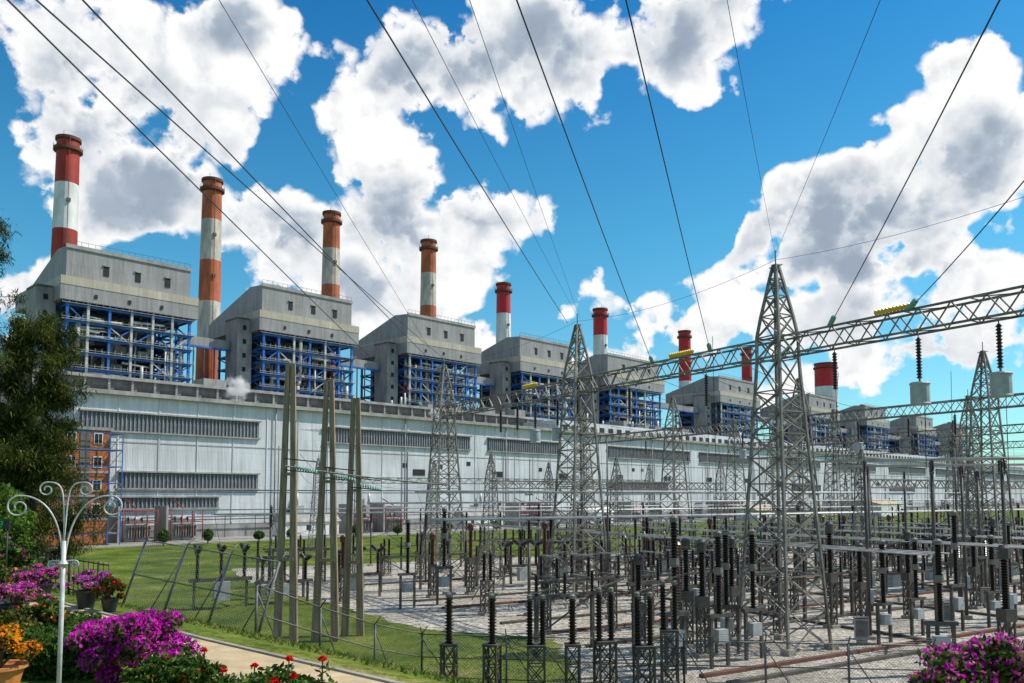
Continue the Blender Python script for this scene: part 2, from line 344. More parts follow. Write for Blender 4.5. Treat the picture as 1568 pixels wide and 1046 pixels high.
# ---------------------------------------------------------------- power plant
plant=bpy.data.objects.new('power_plant',None); scene.collection.objects.link(plant); plant.location=PL; plant.rotation_euler=(0,0,RZ)
b=MB(); LEN=770
b.box(0,LEN,0,25,0,28.5,'white'); b.box(-.4,LEN+.4,-1.3,25.4,28.5,29.3,'conc')
b.box(0,LEN,-.25,0,0,2.6,'conc')
for i in range(0,LEN//8): b.box(i*8+.0,i*8+.22,-.14,0,2.62,28.4,'white')
for z in (9.4,19.2): b.box(.3,LEN-.3,-.07,0,z,z+.22,'lfin')
def band(s0,s1,z0,z1):
    b.box(s0,s1,-.3,-.0,z0,z1,'louvre'); b.box(s0-.3,s1+.3,-.9,0,z1,z1+.3,'conc'); b.box(s0-.3,s1+.3,-.55,0,z0-.3,z0,'conc')
    n=int((s1-s0)/.8)
    for i in range(n): 
        x=s0+(i+.5)*(s1-s0)/n; b.box(x-.11,x+.11,-.5,-.3,z0,z1,'lfin')
bands=[(1,38),(55,102),(109,141),(165,215),(222,263),(280,330),(345,400),(420,480),(500,560),(590,650),(670,730)]
for s0,s1 in bands: band(s0,s1,21.5,25)
for s0,s1 in [(8.5,38),(165,200),(300,330),(420,460)]: band(s0,s1,10.3,13.4)
band(8.5,29,6.3,8.4)
for s in range(44,740,29):
    b.box(s,s+5,-.35,-.25,0,6,'louvre'); b.box(s+9,s+13,-.12,0,14,15.6,'dark')
for i in range(60):
    s=R.uniform(45,740); z=R.choice((5,6,16,17)); b.box(s,s+1.4,-.1,0,z,z+1.1,'dark')
for s in range(42,740,37):
    b.tube((s,-.5,2.6),(s,-.5,28.4),.16,'lfin',6); b.tube((s+.9,-.45,2.6),(s+.9,-.45,20),.09,'galvd',6)
for s in (46,66,104,150,205,270,340):
    b.box(s,s+3,-1.6,-.0,3,6.5,'trap'); b.tube((s+1.5,-.9,6.5),(s+1.5,-.9,9.3),.35,'silver',8)
b.tube((2,-.9,4.4),(740,-.9,4.4),.16,'silver',6); b.tube((2,-1.3,3.8),(740,-1.3,3.8),.12,'galv',6)
for s in range(2,740,7): b.beam((s,-1.4,0),(s,-1.4,4.5),.12,'galvd')
b.box(150,LEN,9,25,29.3,33.6,'white')
for s in range(152,760,5): b.box(s,s+2.6,8.9,9,30.4,32.2,'dark')
for dz in (.6,1.1): b.beam((0,-.2,29.3+dz),(LEN,-.2,29.3+dz),.06,'galvd')
for i in range(0,LEN,3): b.beam((i,-.2,29.3),(i,-.2,30.4),.06,'galvd')
b.obj('turbine_hall',parent=plant)
b=MB(); b.box(-6,LEN,25.5,45,0,35,'conc2'); b.box(-6.3,LEN,24.6,45.3,35,35.7,'conc')
for i in range(0,150):
    s=-4+i*5.1
    if s<750: b.box(s,s+3.0,25.35,25.5,31.3,33.3,'dark'); b.box(s+3.4,s+3.9,25.0,25.5,29.4,35,'conc')
for i in range(46):
    s=R.uniform(0,720); w=R.uniform(2,7); b.box(s,s+w,27+R.random()*8,40,35.7,35.7+R.uniform(1,3.6),R.choice(['conc','grey','conc2']))
for i in range(30):
    s=R.uniform(0,720); t=R.uniform(27,40); b.tube((s,t,35.7),(s,t,35.7+R.uniform(2,5)),R.uniform(.2,.5),'silver',8)
b.box(-4,LEN,45,82,0,31,'conc2')
b.box(-12,-6,26,60,0,30,'conc'); b.box(-9,0,5,20,0,22,'conc2')
b.obj('bunker_bay',parent=plant)

def boiler(seed):
    r=random.Random(seed); b=MB(); Wd=30.5
    def prism(pr,x0,x1,k):
        n=len(pr); b.add([(x0,t,z) for t,z in pr]+[(x1,t,z) for t,z in pr],[tuple(range(n)),tuple(range(2*n-1,n-1,-1))]+[(i,n+i,n+(i+1)%n,(i+1)%n) for i in range(n)],k)
    prism([(0,56.2),(0,69),(7,69.6),(32,62.5),(32,56.2)],0,Wd,'grey')
    b.box(-1.6,Wd+1.6,-1.8,26,55.6,59.2,'grey'); b.box(-1.62,Wd+1.62,-1.9,26.1,59.2,61.3,'cream')
    b.box(-.25,Wd+.25,-.3,.0,68.6,69.5,'conc')
    for x in (8.5,16.2,23.8): b.box(x,x+1.3,-.15,0,63.2,65.6,'dark'); b.box(x-.2,x+1.5,-.35,0,65.6,65.9,'conc')
    for x in (6,14,22): b.box(x,x+.7,-2.0,-1.9,56.7,57.7,'dark')
    for x in (15,18.5): b.lathe((x,9,69.0),[(1.3,0),(1.3,1.6),(1.7,1.8),(1.7,2.6),(.9,3)],'conc2',12)
    b.box(20,23.5,8,12,68.8,70.6,'rust')
    for i in range(20): b.beam((i*1.6,-.1,69.5),(i*1.6,-.1,70.5),.06,'galvd')
    b.beam((0,-.1,70.5),(30.4,-.1,70.5),.07,'galvd')
    b.box(-5.2,-.8,4,11,20,59,'conc'); b.box(-5.4,-.6,3.8,11.2,59,59.5,'conc2'); b.box(-4.4,-1.6,11,24,55.6,60,'grey')
    for z in range(32,58,4): b.box(-3.6,-2.6,3.85,4,z,z+1.3,'dark')
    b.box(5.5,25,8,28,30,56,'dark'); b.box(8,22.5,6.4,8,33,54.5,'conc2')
    xs=[0.3,5,10,15.3,20.6,25.6,30.2]; ts=[-.8,7.2,16,26]
    zs=[31,35.2,39,42.8,46.6,50.4,54.4]
    for x in xs:
        for t in ts: b.beam((x,t,28),(x,t,56),.6,'blue' if r.random()<.6 else 'silver')
    for z in zs:
        for t in ts: b.box(-.2,30.8,t-.2,t+.2,z,z+.6,'blue')
        for x in xs: b.box(x-.15,x+.15,-.9,26,z+.05,z+.55,'blue')
        b.box(-1,31.4,-1.6,1.2,z+.61,z+.7,'galvd')
        for dz in (.6,1.15): b.beam((-1,-1.6,z+dz),(31.4,-1.6,z+dz),.07,'silver')
        for i in range(22): x=-1+i*1.54; b.beam((x,-1.6,z+.6),(x,-1.6,z+1.75),.06,'silver')
    for i in range(30):
        a=r.randrange(6); z=r.randrange(6); t=-.9 if r.random()<.6 else 7
        x0,x1=xs[a],xs[a+1]; 
        if r.random()<.5:x0,x1=x1,x0
        b.beam((x0,t,zs[z]),(x1,t,zs[z+1]),.28,'blue' if r.random()<.75 else 'silver')
    for t0,t1 in zip(ts[:-1],ts[1:]):
        for z in range(6):
            for x in (.3,30.2):
                if r.random()<.8: b.beam((x,t0,zs[z]),(x,t1,zs[z+1]),.3,'blue')
    for i in range(22):
        x=r.uniform(1.5,29); z0=r.uniform(29,46); z1=z0+r.uniform(5,14); t=r.uniform(-1.0,4); q=r.uniform(.18,.6)
        z1=min(z1,56); b.tube((x,t,z0),(x,t,z1),q,'silver' if r.random()<.7 else 'conc',8)
        if r.random()<.7:
            x2=x+r.uniform(-4,4); b.tube((x,t,z0),(x2,t+.5,z0-1.5),q,'silver',8); b.tube((x2,t+.5,z0-1.5),(x2,t+.5,z0-5),q,'silver',8)
    for i in range(12):
        z=r.uniform(32,54); x=r.uniform(1,18); b.tube((x,-.2,z),(x+r.uniform(4,12),-.2,z+r.uniform(-.5,.5)),r.uniform(.2,.45),'silver',8)
    for i in range(30):
        x=r.uniform(1,27); z=r.uniform(31,50); t=r.uniform(.3,4); b.box(x,x+r.uniform(1,3),t,6.3,z,z+r.uniform(1,3.5),r.choice(['conc','grey','dark','conc2','dred','conc2','dark']))
    for i in range(3): b.tube((27,2,32+i*6),(27,10,36+i*6),1.0,'silver',10)
    return b.mesh('boiler_house')
bm=[boiler(3),boiler(11),boiler(19)]
sends=[41.7,93.2,146,200,262,354,459,545,646,739]
for i,s in enumerate(sends):
    sx=1.0 if i<4 else 1.25
    inst(bm[i%3],'boiler_house',(s-30.5*sx,45,0),0,plant,(sx,1,1))
b=MB()
for a,c in zip(sends[:-1],sends[1:]):
    b.box(a+1.7,c-36,53,56.5,50.5,53,'grey'); b.beam((a,53,50.2),(c-34,53,50.2),.5,'blue')
    for i in range(4): b.beam((a+2+i*3,53,50),(a+2+i*3,53,35),.3,'galvd')
b.obj('conveyor_gallery',parent=plant)
def chimney(s,ztop,rt,rb,ca,cb_,nb=14.0):
    b=MB(); z=ztop; i=0; n=28
    rr=lambda z: rt+(rb-rt)*(ztop-z)/ztop
    while z>0:
        z2=max(0,z-nb); k=(ca if i%2==0 else cb_)
        b.lathe((0,0,0),[(rr(z2),z2),(rr(z),z)],k,n); z=z2;i+=1
    b.lathe((0,0,0),[(rt+.02,ztop-4.4),(rt+.9,ztop-3.9),(rt+.9,ztop-3.0),(rt+.02,ztop-2.9)],'rust',n)
    for j in range(16):
        a=j*math.pi/8; b.beam(((rt+.85)*math.cos(a),(rt+.85)*math.sin(a),ztop-3),((rt+.85)*math.cos(a),(rt+.85)*math.sin(a),ztop-1.9),.08,'galvd')
    b.lathe((0,0,0),[(rt+.1,ztop-.9),(rt+.45,ztop-.7),(rt+.45,ztop+.2),(rt-.4,ztop+.25),(rt-.4,ztop-.5)],'rust',n)
    b.beam((rt*-.2,-rb-.2,20),(rt*-.2,-rt-.4,ztop),.18,'galvd')
    for zz in (ztop-20,ztop-34): b.box(-.9,.1,-rr(zz)-.5,-rr(zz)+.2,zz,zz+1,'galvd')
    for a in (0,2,4): b.beam((rt*math.cos(a),rt*math.sin(a),ztop),(rt*math.cos(a),rt*math.sin(a),ztop+1.6),.1,'galvd')
    w=loc2w(s,95); b.obj('chimney',w,RZ)
for s,z,a_,c_ in [(25.5,115.5,'dred','wht'),(70.6,115.5,'ored','owht'),(118,116,'ored','owht'),(166,116,'ored','owht')]: chimney(s,z,3.1,4.3,a_,c_)
chimney(211,106,3.2,4.4,'red','wht'); chimney(283,106,3.6,4.6,'red','wht'); chimney(364,106,3.5,4.6,'red','wht',30); chimney(439,105,3.2,4.2,'red','wht',30); chimney(563,109.5,8.2,8.6,'red','wht',18)

# brick building w/ scaffolding
b=MB(); b.box(-9,2.5,-12,-5.5,0,20.5,'brick'); b.box(-9.3,2.8,-12.3,-5.2,20.5,21.1,'conc')
for z in (4.4,8.6,12.8,17):
    b.box(-9.1,2.6,-12.1,-5.4,z,z+.4,'conc')
    for x in (-8,-4.6,-.2):
        b.box(x-.15,x+1.35,-12.12,-12,z+1,z+3,'wht'); b.box(x,x+1.2,-12.16,-12.12,z+1.15,z+2.85,'dark'); b.box(x+.57,x+.63,-12.2,-12.16,z+1.15,z+2.85,'wht')
    b.box(-2.6,-.9,-12.13,-12,z+.4,z+4,'conc2')
for x in (-10.3,-6,-2,2,4.2):
    for t in (-13.3,-5.5): b.beam((x,t,0),(x,t,20),.16,'galvd' if x in(-6,-2) else 'blue')
for z in range(2,21,3):
    b.beam((-10.3,-13.3,z),(4.2,-13.3,z),.13,'blue'); b.beam((4.2,-13.3,z),(4.2,-5.5,z),.14,'blue'); b.box(2.9,4.2,-13.3,-5.5,z,z+.1,'wood')
    b.beam((-10.3,-13.3,z+1),(4.2,-13.3,z+1),.07,'galvd'); b.beam((2,-13.3,z),(4.2,-13.3,min(20,z+3)),.1,'galv')
b.obj('brick_building',PL,RZ)
b=MB()
b.box(-2.2,2.2,-1.3,1.3,.5,3.4,'trap'); b.box(-2.5,2.5,-1.6,1.6,.1,.5,'conc')
for i in range(9): b.box(-2+i*.5,-1.8+i*.5,-2.1,-1.3,.8,3,'galv')
for x in (-1.3,0,1.3): b.ins((x,0,3.4),1.3,.2)
b.tube((-1.6,.6,4.3),(1.6,.6,4.3),.45,'trap',10)
for x in (-3.2,-1,1.2,3.2):
    for y in (-2.6,2.2): b.tube((x,y,0),(x,y,6.2),.1,'pipered',6)
for z in (3.6,5.9):
    for y in (-2.6,2.2): b.tube((-3.2,y,z),(3.2,y,z),.08,'pipered',6)
    for x in (-3.2,3.2): b.tube((x,-2.6,z),(x,2.2,z),.08,'pipered',6)
b.box(-4.3,-3.9,-3,2.6,0,6.8,'conc'); b.tube((-1,-2.6,6.4),(-1,2,8),.12,'pipered',6); tm=b.mesh('power_transformer')
for s in (10,19,62,71,118,127,171,228,237,290,350): inst(tm,'power_transformer',loc2w(s,-5),RZ)
def shed(name,s,t,w,d,h,k,rk):
    b=MB(); b.box(-w/2,w/2,-d/2,d/2,0,h,k)
    b.add([(-w/2-.4,-d/2-.4,h),(w/2+.4,-d/2-.4,h),(w/2+.4,d/2+.4,h),(-w/2-.4,d/2+.4,h),(-w/2-.4,0,h+1.9),(w/2+.4,0,h+1.9)],[(0,1,5,4),(3,4,5,2),(0,4,3),(1,2,5),(0,3,2,1)],rk)
    for x in (-w*.35,-w*.1,w*.15): b.box(x,x+1.1,-d/2-.05,-d/2,1.2,2.3,'dark')
    b.box(w*.32,w*.32+1.2,-d/2-.05,-d/2,0,2.2,'louvre'); b.obj(name,loc2w(s,t),RZ)
shed('site_office',47,-6,14,4.5,3.0,'wht','conc'); shed('site_office',100,-6,14,4.5,3.4,'wht','conc'); shed('warehouse',310,-32,26,16,5,'wht','stone'); shed('site_office',150,-6,12,5,3.6,'wht','wht'); shed('warehouse',215,-28,18,8,3.6,'wht','stone')
# steam from roof vents: thin white volume fading to nothing at its edge
sm=bpy.data.materials.new('steam'); sm.use_nodes=True; n_=sm.node_tree; n_.nodes.remove(n_.nodes['Principled BSDF']); o_=[x for x in n_.nodes if x.type=='OUTPUT_MATERIAL'][0]
sL,sma,svm,smr=helpers(n_)
vp=n_.nodes.new('ShaderNodeVolumePrincipled'); vp.inputs['Color'].default_value=(1,1,1,1); vp.inputs['Emission Color'].default_value=(1,1,1,1)
tcc=n_.nodes.new('ShaderNodeTexCoord'); tn=n_.nodes.new('ShaderNodeTexNoise'); tn.inputs['Scale'].default_value=.55; tn.inputs['Detail'].default_value=4; sL(tcc.outputs['Object'],tn.inputs['Vector'])
dist=svm('LENGTH',svm('SUBTRACT',tcc.outputs['Generated'],(.5,.5,.5)).outputs[0]).outputs['Value']
fall=smr(sma('ADD',dist,ma_:=sma('MULTIPLY',sma('SUBTRACT',.5,tn.outputs['Fac']),1.1)),.10,.42,1,0)
dens=sma('MULTIPLY',fall,.75); sL(dens,vp.inputs['Density']); sL(sma('MULTIPLY',dens,.22),vp.inputs['Emission Strength'])  # weak glow added in place of scattered light, so the steam looks white
sL(vp.outputs[0],o_.inputs['Volume']); M['steam']=sm
def steam(s,t,z,h,r):
    b=MB(); b.lathe((0,0,0),[(r*.5,0),(r*.9,h*.25),(r*1.1,h*.6),(r*.9,h*.85),(r*.4,h)],'steam',14); o=b.obj('steam_plume',loc2w(s,t,z),0); o.rotation_euler=(0,rad(18),0)
steam(33.5,4,28.2,8.5,3.0); steam(92,4,28.4,5,2.2); steam(186,4,28.4,6,2.4)

# ---------------------------------------------------------------- switchyard
def tower_mesh():
    b=MB(); lv=[(0,1.85)]
    z=0
    while z<16.3:
        w=1.85-(z/17)*1.0; z=min(17,z+max(1.2,w*1.2)); lv.append((z,1.85-(z/17)*1.0))
    lv[-1]=(17.2,.85)
    lv+=[(18.5,.85),(19.8,.66),(21,.45),(22.1,.27),(23.0,.1)]
    b.lattice(lv,.15,.07,'galv'); b.beam((0,0,22.9),(0,0,23.9),.06,'galv')
    for a in (-1,1):
        for c in (-1,1): b.box(a*1.85-.3,a*1.85+.3,c*1.85-.3,c*1.85+.3,0,.35,'kerb')
    b.beam((-.5,0,22.9),(.5,0,22.9),.06,'galv')
    return b.mesh('lattice_tower')
tmh=tower_mesh()
ga=math.atan2(gd.y,gd.x)
def gantry_beam(p,q,z0=17.3,w=.55,name='gantry_beam'):
    p=Vector(p);q=Vector(q); d=(q-p); Ln=d.length; b=MB(); n=max(4,int(Ln/1.6)); 
    for sy in (-w,w):
        for sz in (0,2*w): b.beam((0,sy,sz),(Ln,sy,sz),.11,'galv')
    for i in range(n):
        x0=Ln*i/n;x1=Ln*(i+1)/n; xm=(x0+x1)/2
        for sy in (-w,w):
            b.beam((x0,sy,0),(xm,sy,2*w),.06,'galv'); b.beam((xm,sy,2*w),(x1,sy,0),.06,'galv')
        for sz in (0,2*w):
            b.beam((x0,-w,sz),(x1,w,sz) if i%2 else (x0,w,sz),.05,'galvd')
    b.obj(name,(p.x,p.y,z0),math.atan2(d.y,d.x))
A=[(27.6,30),(16.1,49),(5.4,66.6),(-7.3,87.6)]
A2=[(57.4,60.2),(46,79),(34.6,97.8),(23.1,116.6),(11.7,135.4)]
A3=[(76,96),(64.6,115),(53,134),(41.7,152.6)]
A4=[(95,135),(83.6,154),(72,172.6),(61,191)]
for ln in (A,A2,A3,A4):
    for q in ln: inst(tmh,'lattice_tower',(q[0],q[1],0),ga)
    for q,q2 in zip(ln[:-1],ln[1:]): gantry_beam((q[0],q[1],0),(q2[0],q2[1],0))
C=[(-28,118),(-12,126),(6,134),(24,143)]
for q in C: inst(tmh,'lattice_tower',(q[0],q[1],0),ga,None,(.6,.6,.62))
for q,q2 in zip(C[:-1],C[1:]): gantry_beam((q[0],q[1],0),(q2[0],q2[1],0),10.7,.4)
F=[(30,70),(44,78.5),(58,87)]; F2=[(-2,78),(11,86),(24,94)]
for ln in (F,F2):
    for q in ln: inst(tmh,'lattice_tower',(q[0],q[1],0),math.atan2(.52,.855),None,(.5,.5,.56))
    for q,q2 in zip(ln[:-1],ln[1:]): gantry_beam((q[0],q[1],0),(q2[0],q2[1],0),9.6,.35)
D_=[(100,120),(112,139),(125,160)]
for q in D_: inst(tmh,'lattice_tower',(q[0],q[1],0),ga)
for q,q2 in zip(D_[:-1],D_[1:]): gantry_beam((q[0],q[1],0),(q2[0],q2[1],0))

def along(a): return O+gd*a
def string(p,h=2.1,trap=False):
    b=MB(); b.tube((0,0,0),(0,0,-.3),.03,'galv'); b.ins((0,0,-.3-h),h,.16,'porc',8,.16)
    if trap:
        b.lathe((0,0,-.5-h-1.15),[(.45,0),(.5,.05),(.46,.12),(.46,1.0),(.5,1.08),(.45,1.15)],'trap',14); b.tube((0,0,-.5-h),(0,0,-.2-h),.05,'galv')
        b.tube((.2,0,-1.6-h),(.3,.2,-10.5),.015,'wire',4)
        b.obj('line_trap',p)
    else:
        b.tube((0,0,-.3-h),(.3,.3,-10.6),.015,'wire',4); b.obj('suspension_insulator',p)
for a,tr in [(9,1),(13,1),(4,0),(-6,0),(-14,0),(-27,1),(-23.5,1),(-30,0),(-33,0),(17,0)]:
    q=along(a); string((q.x,q.y,17.3),2.1,bool(tr))
for bb in (3,8,14,25,31,44,50):
    q=Vector((46,79,0))-gd*bb; string((q.x,q.y,17.3),2.0,bb in(14,31))
for a in (6.6,-9.5,-29):
    b=MB(); q=along(a); b.tube((0,0,0),(0,0,2.3),.1,'yellow',8); b.ins((0,0,0),2.3,.2,'yellow',8,.2); o=b.obj('yellow_insulator',(q.x,q.y,18.75)); o.rotation_euler=(0,rad(90),ga)
def wirepts(p,q,sag,n=18,ext=0):
    p=Vector(p);q=Vector(q); out=[]
    t0=-ext
    for i in range(n+1):
        t=t0+(1-t0)*i/n; s=(t-t0)/(1-t0); pt=p.lerp(q,t); pt.z-=sag*4*s*(1-s); out.append(pt)
    return out
wires=[((-3.1,18,20.3),(4.6,66.8,23.2),.022),((.24,18,20.3),(10.2,58.7,18.5),.022),((2.7,18,20.3),(13.2,53.8,18.5),.022),((11,18,20.3),(18,45.8,18.5),.022),
((16.1,25,19.2),(20.5,41.8,18.5),.022),((-11.2,18,20.3),(-9.6,86,18.4),.022),((-10.5,18,20.3),(-7.3,87.6,23.6),.022),((-9.5,18,20.3),(-6,85,20.5),.022),
((-6.5,18,20.3),(-5,84,18.4),.009),((-2.1,18,20.3),(5.4,66.6,23.7),.009),((-.85,18,20.3),(5.6,66.2,23.4),.009),((5,18,20.3),(16.1,49,23.6),.009),((8.3,18,20.3),(16.1,49,23.7),.009)]
for q,q2,r in wires:
    b=MB(); b.path(wirepts(q,q2,.35,20,.8),r,'wire',4); 
    if r>.02 and q2[2]<20:
        d=(Vector(q)-Vector(q2)).normalized(); m=14
        for i in range(m): 
            c=Vector(q2)+d*(.3+1.7*i/m); b.tube(c,c+d*.06,.15,'glass_ins',8)
    b.obj('overhead_wire')
def strung(p,q,sag,r=.016): 
    b=MB(); b.path(wirepts(p,q,sag,14),r,'wire',4); b.obj('overhead_wire')
for a in (-3,-7,-11,-15,-24,-30,-36): 
    q=along(a); q1=Vector((46,79,0))-gd*(-a*.95); strung((q.x,q.y,17.4),(q1.x,q1.y,17.4),1.6)
    q2=Vector((64.6,115,0))-gd*(-a*.95); strung((q1.x,q1.y,17.6),(q2.x,q2.y,17.6),1.8)
for q,q2 in zip(A[:-1],A[1:]): strung((q[0],q[1],23.3),(q2[0],q2[1],23.3),.7,.012)
for q,q2 in [(A[3],A2[3]),(A2[1],A3[1]),(A2[2],A3[2])]: strung((*q,23.3),(*q2,23.3),1.2,.012)
for i in range(5):
    strung((-13.5+i*.5,49+i,11.8-i*.3),(-28+i*4,118+2*i,11),1.2,.014)
    strung((-13+i*.3,50,13),( -7.3+i,87.6,17.4),1.,.012)
for i in range(8): strung((130,20+i*12,16+i*.5),(60-i*6,120+i*8,17),3,.012)
for i in range(6): strung((-26+i*9,119+i*4,10.8),(-40+i*14,165+i*14,20),1.2,.02)

def aframe(x,y,h,sp,ang):
    b=MB()
    for sgn in (-1,1):
        b.add([(sgn*sp-.23,-.19,-.3),(sgn*sp+.23,-.19,-.3),(sgn*sp+.23,.19,-.3),(sgn*sp-.23,.19,-.3),(sgn*.15-.13,-.12,h),(sgn*.15+.13,-.12,h),(sgn*.15+.13,.12,h),(sgn*.15-.13,.12,h)],[(0,3,2,1),(4,5,6,7),(0,1,5,4),(1,2,6,5),(2,3,7,6),(3,0,4,7)],'wood')
    for z in (h*.3,h*.6): b.box(-sp*(1-z/h)-.1,sp*(1-z/h)+.1,-.25,.25,z,z+.18,'wood')
    for z in (h*.62,h*.66): b.beam((-.2,-.15,z),(1.7,-.15,z-.2),.07,'galvd')
    for i in range(9): b.tube((.4+i*.16,-.15,h*.63-i*.04),(.46+i*.16,-.15,h*.63-i*.04),.14,'glass_ins',8)
    b.obj('utility_pole',(x,y,tz(x,y)),ang)
aframe(-13.4,49,16.9,.5,0); aframe(-11.5,51,16.2,.62,0); aframe(-10.2,53,15.3,.5,0)
b=MB(); b.path(wirepts((-13.5,48.6,10.7),(-4,52,9.6),.1,10),.05,'galv',5)
b.obj('cross_bar')

def pedestal(b,h,w=.28,k='galvd'):
    n=max(2,int(h/.7)); b.lattice([(h*i/n,w) for i in range(n+1)],.08,.045,k); b.box(-w-.06,w+.06,-w-.06,w+.06,h,h+.08,k); b.box(-w-.15,w+.15,-w-.15,w+.15,0,.2,'kerb')
def m_post():
    b=MB(); pedestal(b,2.5); b.ins((0,0,2.58),1.9,.21,'porc',10); b.lathe((0,0,4.48),[(.16,0),(.16,.12),(.05,.2)],'galv',8); b.box(-.3,.3,-.05,.05,4.6,4.68,'galv'); return b.mesh('insulator_post')
def m_twin():
    b=MB(); pedestal(b,2.5,.36)
    for x in (-.28,.28): b.ins((x,0,2.58),2.0,.19,'porc',10); b.lathe((x,0,4.58),[(.13,0),(.13,.15),(.04,.2)],'galv',8)
    b.beam((-.28,0,4.75),(.9,0,5.1),.06,'galv'); b.beam((.3,0,2.6),(1.3,0,1.2),.06,'galv'); return b.mesh('insulator_post')
def m_ct(k='porc'):
    b=MB(); pedestal(b,2.7,.25); b.box(-.32,.32,-.3,.3,2.78,3.3,'galvd'); b.ins((0,0,3.3),2.4,.24,k,10); b.lathe((0,0,5.7),[(.24,0),(.28,.05),(.28,.55),(.16,.7)],'galvd' if k=='porc' else 'porcr',12)
    b.beam((-.6,0,6.1),(.6,0,6.1),.06,'galv'); return b.mesh('current_transformer')
def m_cb():
    b=MB()
    for x in (-.6,.6): b.beam((x,0,0),(x,0,2.6),.16,'galvd')
    b.box(-.8,.8,-.15,.15,2.6,2.8,'galvd'); b.box(-.35,.35,-.3,.3,1.3,2.0,'trap')
    b.ins((0,0,2.8),2.0,.2,'porc',10); b.lathe((0,0,4.8),[(.22,0),(.25,.1),(.22,.4)],'galv',10); b.ins((0,0,5.2),1.6,.24,'porc',10); b.lathe((0,0,6.8),[(.22,0),(.22,.2),(.08,.3)],'galv',10)
    return b.mesh('circuit_breaker')
def m_cb3():
    b=MB()
    for x in (-2,2): b.beam((x,0,0),(x,0,1.9),.18,'galvd')
    b.box(-2.4,2.4,-.2,.2,1.9,2.15,'galvd'); b.box(-.6,.6,-.75,-.2,.6,1.9,'trap')
    for x in (-1.8,0,1.8):
        b.ins((x,0,2.15),1.7,.19,'porc',8); b.lathe((x,0,3.85),[(.2,0),(.24,.1),(.2,.35)],'galv',8)
        for s_ in (-1,1): 
            for j in range(7): c=Vector((x,s_*(.2+j*.16),4.05+j*.05)); b.tube(c,c+Vector((0,s_*.07,.02)),.17,'porc',8)
            b.tube((x,s_*.15,4.05),(x,s_*1.3,4.4),.09,'porc',6)
    return b.mesh('circuit_breaker')
def m_ds():
    b=MB()
    for x in (-2.6,2.6):
        b.lattice([(i*.85,.2) for i in range(5)],.07,.04,'galvd',(x,0)); b.box(x-.4,x+.4,-.4,.4,0,.2,'kerb')
    b.box(-3.2,3.2,-.2,.2,3.4,3.55,'galvd'); b.box(-3.2,3.2,-1.0,-.85,3.55,3.68,'galvd'); b.box(-3.2,3.2,.85,1.0,3.55,3.68,'galvd')
    for x in (-2.4,0,2.4):
        b.box(x-.07,x+.07,-1.1,1.1,3.68,3.78,'galv')
        for y in (-.95,.95): b.ins((x,y,3.78),1.25,.15,'porc',8)
        b.beam((x,-1.1,5.1),(x,1.1,5.1),.07,'silver')
        b.beam((x,-.95,5.1),(x,-1.3,5.6),.05,'silver')
    b.tube((-2.6,-.35,.3),(-2.6,-.35,3.4),.04,'galv',5)
    return b.mesh('disconnect_switch')
def m_bus():
    b=MB(); b.tube((0,0,0),(0,0,5.6),.12,'galvd',8); b.box(-.3,.3,-.3,.3,0,.2,'kerb'); b.box(-.22,.22,-.22,.22,5.6,5.68,'galvd'); b.ins((0,0,5.68),1.3,.16,'porc',8); b.tube((0,0,6.98),(0,0,7.2),.1,'galv',8); return b.mesh('bus_support')
def m_portal():
    b=MB()
    for x in (-2,2): b.beam((x,0,0),(x,0,3.1),.2,'galvd')
    b.box(-2.5,2.5,-.12,.12,3.1,3.3,'galvd')
    for x in (-2,0,2): b.ins((x,0,3.3),1.2,.15,'porc',8)
    b.beam((-2,0,1),(2,0,3.1),.08,'galvd')
    return b.mesh('disconnect_switch')
mp_,mt_,mc_,mcr,mcb,mc3,mds,mbs,mpo=m_post(),m_twin(),m_ct(),m_ct('porcr'),m_cb(),m_cb3(),m_ds(),m_bus(),m_portal()
hz=math.atan2(hd.y,hd.x)
def inside(x,y): return y>41 and x/y<.78 and x> -24 and not (x<-4+ (60-y)*.35 and y<64)
used=[tuple(q) for ln in (A,A2,A3,A4,C,D_,F,F2) for q in ln]
rows=[(2,mcb,'circuit_breaker',4.0,6.9),(-3,mc_,'current_transformer',4.0,6.1),(-6,mpo,'disconnect_switch',7.0,4.5),(-9.5,mds,'disconnect_switch',8.0,5.2),(-13,mc3,'circuit_breaker',6.5,4.2),(-18,mbs,'bus_support',5,7.2),(-20.5,mt_,'insulator_post',5,4.7),(-23.5,mds,'disconnect_switch',8,5.2),
(-27,mcb,'circuit_breaker',4.4,6.9),(-32,mcr,'current_transformer',4,6.1),(-35,mc3,'circuit_breaker',6.5,4.2),(-38,mpo,'disconnect_switch',6.2,4.5),(-42,mbs,'bus_support',5,7.2),(-47,mds,'disconnect_switch',8,5.2),(-52,mt_,'insulator_post',4,4.7),(-58,mpo,'disconnect_switch',6.2,4.5),(-65,mbs,'bus_support',7,7.2)]
placed=[]
for bb,me,nm,st,tp in rows:
    a=-26.0+R.uniform(0,2); row=[]
    while a<92:
        j=R.uniform(-.5,.5)
        q=O+gd*(bb+j)+hd*(a)
        if inside(q.x,q.y) and all((q.x-u)**2+(q.y-v)**2>7 for u,v in used) and R.random()<.8:
            zs_=R.choice((.88,1,1,1.12))
            inst(me,nm,(q.x,q.y,0),hz+(R.choice([0,math.pi]) )+R.uniform(-.03,.03),None,(1,1,zs_)); row.append(Vector((q.x,q.y,tp*zs_)))
        a+=st*R.choice((.8,1,1,1.3))
    placed.append(row)
b=MB()
for r0,r1 in zip(placed[:-1],placed[1:]):
    for q in r0:
        if not r1: continue
        k=min(r1,key=lambda w:(w-q).length)
        if (k-q).length<9: b.path(wirepts(q,k,R.uniform(.2,.6),7),.02,'wire',4)
